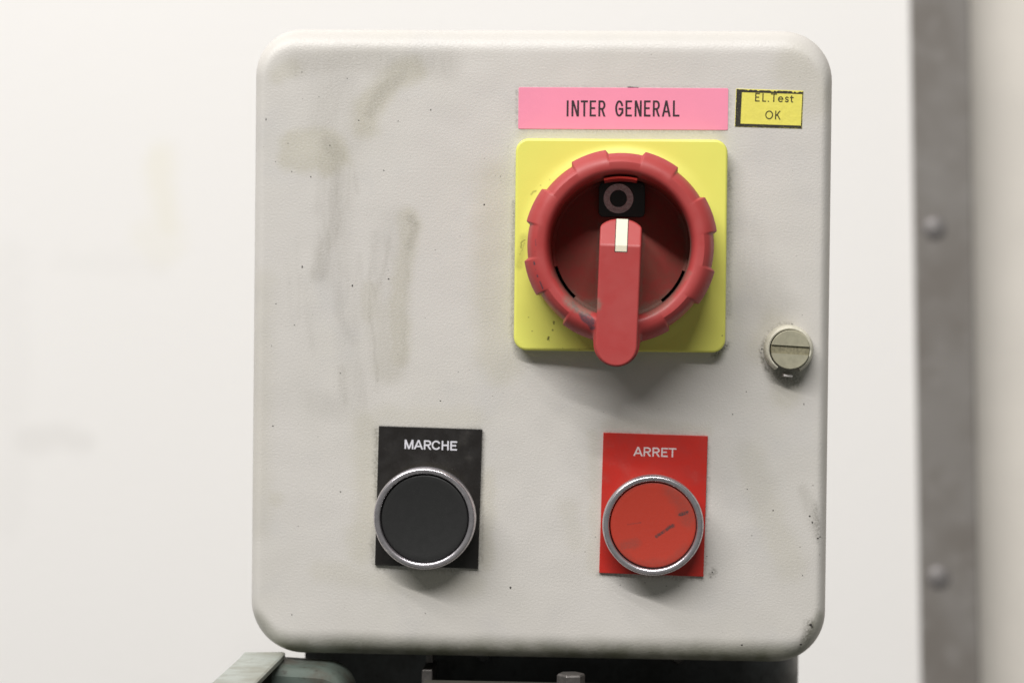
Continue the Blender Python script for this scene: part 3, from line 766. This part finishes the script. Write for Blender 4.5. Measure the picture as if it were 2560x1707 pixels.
# ivory pointer set in a dark groove, folded over the handle's upper edge
def folded(mb, hw, za, zb, lift, th):
    zs = [za, foldz - 0.02, foldz + 0.1, zb]
    def hh(z): return front_h(z) + lift
    vs = []
    for x in (-hw, hw):
        for z in zs: vs.append(P3(x + 0.25, z, hh(z)))
    for x in (-hw, hw):
        for z in zs: vs.append(P3(x + 0.25, z, hh(z) - th))
    f = []
    for i in range(3):
        f += [(i, i + 1, 5 + i, 4 + i), (8 + i, 12 + i, 13 + i, 9 + i), (i, 8 + i, 9 + i, i + 1), (4 + i, 5 + i, 13 + i, 12 + i)]
    f += [(0, 4, 12, 8), (3, 11, 15, 7)]
    mb.add(vs, f)
m = MB(); folded(m, 1.78, -1.95, 7.27, 0.03, 0.4); m.build("pointer_groove", BLACK_HOLE, sw, smooth=0)
m = MB(); folded(m, 1.58, -1.75, 7.36, 0.09, 0.6); m.build("pointer", IVORY, sw, smooth=0)

# black position window with its ring mark, and a small ledge added for the lit lip edge above it
wx0, wx1, wz0, wz1 = 24.8, 38.1, 36.0, 45.9
m = MB(); plate(m, wx0, wx1, wz0, wz1, 1.5, 4.0, 7.9, 0.15, n=5); win = m.build("position_window", WINDOW, sw)
m = MB(); rc = (30.45, 41.3); n = 48
A = [[(rc[0] + r * math.cos(2 * math.pi * i / n), -h, rc[1] + r * math.sin(2 * math.pi * i / n)) for i in range(n)] for r, h in ((4.25, 7.92), (4.2, 7.98), (2.5, 7.98), (2.45, 7.92))]
m.loops(A, cap1=False); m.build("ring_mark", SYMBOL, win)
m = MB()
def arcloop(r, h, a0, a1, n=24): return [(CX + r * math.cos(R(a0 + (a1 - a0) * i / n)), -h, CZ + r * math.sin(R(a0 + (a1 - a0) * i / n))) for i in range(n + 1)]
a0, a1 = 76.5, 104.5
m.loops([arcloop(19.35, 12, a0, a1), arcloop(19.4, 23.8, a0, a1), arcloop(19.2, 24.1, a0, a1), arcloop(18.75, 24.0, a0, a1), arcloop(18.6, 23.6, a0, a1), arcloop(18.6, 12, a0, a1)], cap1=False, closed=False)
LEDGE_LIT = plain("lit_red_plastic", (0.45, 0.03, 0.022, 1), 0.4)  # lit edge of the lip, painted as a stronger red
m.build("ledge", LEDGE_LIT, win)

# ---- quarter-turn lock
LX, LZ = 79.85, -1.35
m = MB()
def c_ring(r, h, a0=-62, a1=237, n=72): return [(LX + r * math.cos(R(a0 + (a1 - a0) * i / n)), -h, LZ + r * math.sin(R(a0 + (a1 - a0) * i / n))) for i in range(n + 1)]
prof = [(7.1, 0), (7.05, 2.4), (6.9, 4.2), (6.55, 5.3), (6.1, 5.6), (5.75, 5.4), (5.65, 0.2)]
Ls = [c_ring(r, h) for r, h in prof]
m.loops(Ls, cap1=False, closed=False)
for e_ in (0, -1):
    m.add([l[e_] for l in Ls], [tuple(range(len(Ls)))])
lock = m.build("lock", LOCK_CREAM, box, smooth=50, label="cream slotted lock with a chipped collar")
m = MB(); n = 72
lc = (LX + 0.2, LZ); sl_a = -3.0
def lc_pt(r, a, h): return (lc[0] + r * math.cos(a), -h, lc[1] + r * math.sin(a))
# barrel: two half-moon lands standing either side of the screwdriver slot
lathe(m, lc[0], lc[1], [(5.55, 0.2), (5.55, 5.5), (5.3, 5.8), (5.0, 5.85)], n)
barrel = m.build("lock_barrel", LOCK_SLOT, lock, smooth=40)
for side in (1, -1):
    m = MB(); half = 1.15 if side > 0 else 1.25; rr = 5.6; a_s = math.asin(half / rr)
    pts = [(rr * math.cos(a_s + (math.pi - 2 * a_s) * i / 28), side * rr * math.sin(a_s + (math.pi - 2 * a_s) * i / 28)) for i in range(29)]
    fl = frame_of(lc[0], lc[1], sl_a)
    def lp(q, h): return [(fl(x * q, side * half + (z - side * half) * q)[0], -h, fl(x * q, side * half + (z - side * half) * q)[1]) for x, z in pts]
    m.loops([lp(1, 3.0), lp(1, 6.05), lp(0.985, 6.25), lp(0.95, 6.35)]); m.build("barrel_land", LOCK_OLIVE, barrel, smooth=40)
m = MB()
m.add([(78.2, -1.0, -9.2), (81.2, -1.0, -9.5), (81.0, -1.0, -8.3), (78.2, -1.0, -8.1), (78.4, -4.4, -9.0), (81.0, -4.1, -9.2), (80.9, -4.0, -8.4), (78.5, -4.3, -8.3)],
      [(0, 1, 5, 4), (1, 2, 6, 5), (2, 3, 7, 6), (3, 0, 4, 7), (4, 5, 6, 7)])
m.build("broken_tab", PLASTIC_WHITE, lock, smooth=0, bevel=0.15)

# ---- grease specks and paint chips stuck to the lid: too many and too small to pick apart
SP = [(-72.6,64,.19,.52),(-45.4,63.8,.26,.26),(-33.9,63.7,.15,.19),(-53.8,56.5,.22,.22),(-37.9,49.3,.19,.22),(-24.4,67,.19,.26),(-59.3,47.3,.19,.22),(-3.9,47.9,.15,.15),(-3.7,46.7,.11,.11),(-8.5,39.6,.26,.3),(-64.9,48.8,.15,.22),(-62.2,77.8,.15,.15),(-57.1,70.6,.15,.15),(-69.7,51.7,.11,.19),(-61.9,70,.11,.11),(-42.1,61.9,.11,.11),(-66.1,57,.19,.19),(-8.5,53.1,.11,.11),(-48.9,76,.15,.19),(-31.1,69.9,.11,.07),(-61.6,21.1,.27,.49),(-46.8,15.7,.27,.4),(-69.2,10.2,.22,.22),(-63.7,4.1,.18,.18),(-36.2,17.8,.27,.31),(-22.7,26.4,.13,.13),(-70.4,-2,.13,.13),(-15.6,-9,.13,.13),(-25.4,6.5,.13,.13),(-20.7,-17.5,.27,.18),(-69.8,-25.5,.31,.22),(-50.1,-9.8,.18,.22),(-36.3,20.3,.13,.13),(-14,26.7,.09,.09),(-5.5,-15.9,.13,.09),(-2.5,-14.9,.09,.09),(.3,-71.6,.29,.44),(-49.7,-44.4,.24,.24),(-62.1,-54.6,.15,.15),(-63.7,-80.7,.15,.24),(-24.5,-79.5,.19,.15),(76.1,-47.9,.19,.34),(64.1,-20.3,.24,.19),(70.1,-55.3,.14,.14),(68.6,-41.9,.19,.14),(58.8,-66.1,.26,.29),(58.4,-67.4,.26,.13),(59.9,-67.4,.1,.13),(32.2,-70.3,.16,.13),(39.4,-69.5,.16,.19),(24.9,-56.4,.16,.13),(21.9,-60.8,.16,.1),(45.6,-70.3,.19,.13),(49.2,-70.3,.13,.1),(57.2,-61.5,.13,.19),(33.5,73.85,.95,.2),(34.7,73.8,1.9,.13),(73.0,.2,.27,.24),(80.9,5.9,.21,.15),(72.3,-1.3,.21,.39),(72.1,-2.5,.15,.3),(68,-13.7,.21,.15),(83.8,8.6,.12,.12),
      (84.6,-17.1,.14,.39),(84.8,-66.6,.19,.19),(84.0,-58.4,.14,.14)]
EDGE = [(86.7,-49.4,.29,.29),(87.4,-51.2,.24,.43),(89.1,-55.8,.43,.24),(89.8,-55.4,.39,.14),(87.3,-80.8,.43,.39),(87.7,-81.3,.29,.29),(67.6,-87.1,.43,.29),(87.5,-40.5,.19,.14),(84.6,-86.6,.43,.34)]
random.seed(11)
def lid_depth(x, z):
    ex_ = max(0, x - (X1 - FX), (X0 + FX) - x) / FX; ez_ = max(0, (z - (Z1 - FT)) / FT, ((Z0 + FB) - z) / FB)
    e_ = min(0.98, math.hypot(ex_, ez_))
    return F * (1 - math.sqrt(1 - e_ * e_))
for i in range(60):
    SP.append((random.uniform(-70, 85), random.uniform(-84, 83), random.uniform(.05, .1), random.uniform(.05, .1)))
m = MB()
for x, z, a, b in SP + EDGE:
    n = 8; ph = random.random() * 6
    pts = []
    for i in range(n):
        t = 2 * math.pi * i / n; q = random.uniform(0.65, 1.15)
        px, pz = x + a * 0.95 * q * math.cos(t + ph), z + b * 0.95 * q * math.sin(t + ph)
        pts.append((px, lid_depth(px, pz), pz))
    m.loops([[(p[0], p[1] + 0.02, p[2]) for p in pts], [(p[0], p[1] - 0.03, p[2]) for p in pts], [(x + (p[0] - x) * .7, p[1] - 0.06, z + (p[2] - z) * .7) for p in pts]])
m.build("grease_specks", SPECK, box, smooth=0, kind="stuff")

# ------------------------------------------------------------------ what the box stands on
base = thing("machine_base", "dark greasy steel machine base under the grey control box", "machine base", (12, 60, -300))
m = MB()
def col(y0, y1, x0, x1, r, z): return [(x0, y1, z), (x0, y0, z)] + [(x1 - r + r * math.sin(R(a)), y0 + r - r * math.cos(R(a)), z) for a in range(0, 91, 9)] + [(x1, y1, z)]
m.loops([col(30, 110, -64.2, 88.2, 22, z) for z in (-300, -92.9)], cap0=True)
m.build("upright_plate", CHARCOAL, base, smooth=40)
m = MB(); plate(m, -24.5, 84.0, -300, -99.0, 0.3, 0, 45, 0.6); m.build("flange", FLANGE, base)
m = MB(); n = 6; bx, by = 18.4, -8.0
def hexl(r, z, k_=6): return [(bx + r * math.cos(R(60 * i + 12)), by + r * math.sin(R(60 * i + 12)), z) for i in range(6)]
m.loops([hexl(4.15, -99), hexl(4.15, -95.4), hexl(3.7, -94.9)]); bolt = m.build("bolt", BOLT, base, smooth=20, bevel=0.15)
m = MB(); m.loops([[(bx + r * math.cos(2 * math.pi * i / 24), by + r * math.sin(2 * math.pi * i / 24), z) for i in range(24)] for r, z in ((5.6, -98.95), (5.6, -98.3), (5.2, -98.1))]); m.build("washer", BOLT, bolt)
m = MB(); m.box(-26.1, -23.0, 8, 26, -300, -97.4); m.box(-25.4, -23.4, 14, 24, -96.4, -92.8); m.build("spacer", BOLT, base, smooth=0, bevel=0.3)
for (x, z, y) in ((49.8, -94.9, 24), (-9, -95.8, 25)):
    m = MB(); m.loops([[(x + r * math.cos(2 * math.pi * i / 24), y_, z + r * math.sin(2 * math.pi * i / 24)) for i in range(24)] for r, y_ in ((2.2, 30), (2.2, y + 1), (1.6, y))]); m.build("screw", BOLT if x > 0 else CHARCOAL, base)
# rounded green casting at the base's left
m = MB(); L = []
for k_ in range(13):
    y = -9 + 1.6 * k_
    q = math.sqrt(max(0.0, 1 - ((k_ - 4) / 4.4) ** 2)) if k_ < 4 else 1
    prof = []
    for i in range(29):
        t = i / 28; x = -68.0 + 22.5 * t; z = -94.7 - 1.0 * t - (1 - q) * 4
        if t > .6: z -= 9.0 * (1 - math.sqrt(max(0, 1 - ((t - .6) / .4) ** 2)))
        prof.append((x, y, z))
    L.append([(-68.0, y, -300)] + prof + [(-45.4, y, -300)])
m.loops(L, cap0=True); m.build("casting", MACHINE_GREEN, base, smooth=60)

br = thing("sheet_metal_bracket", "pale green folded sheet metal bracket jutting forward below the box's left corner", "bracket", (-75, -30, -140))
m = MB()
def fold(y):
    dz = 0.35 * max(0, (y + 4) / 9) ** 2
    return [(-78.9, y, -150), (-78.9, y, -93.6 + dz), (-78.4, y, -93.1 + dz), (-67.0, y, -92.8 + dz), (-66.4, y, -93.1 + dz), (-66.35, y, -94.3 + dz), (-66.7, y, -94.3 + dz), (-66.9, y, -94.1 + dz), (-77.5, y, -94.3 + dz), (-77.7, y, -150)]
m.loops([fold(y) for y in (5, 3, 0, -4, -12, -20, -40, -80, -110)], cap0=True, cap1=True)
m.build("folded_sheet", PALE_GREEN, br, smooth=20)
m = MB(); m.box(-77.6, -66.6, 2.6, 4.4, -150, -94.2); m.build("dark_backing", MACHINE_GREEN, br, smooth=0)  # added dark plate for the shade inside the open channel
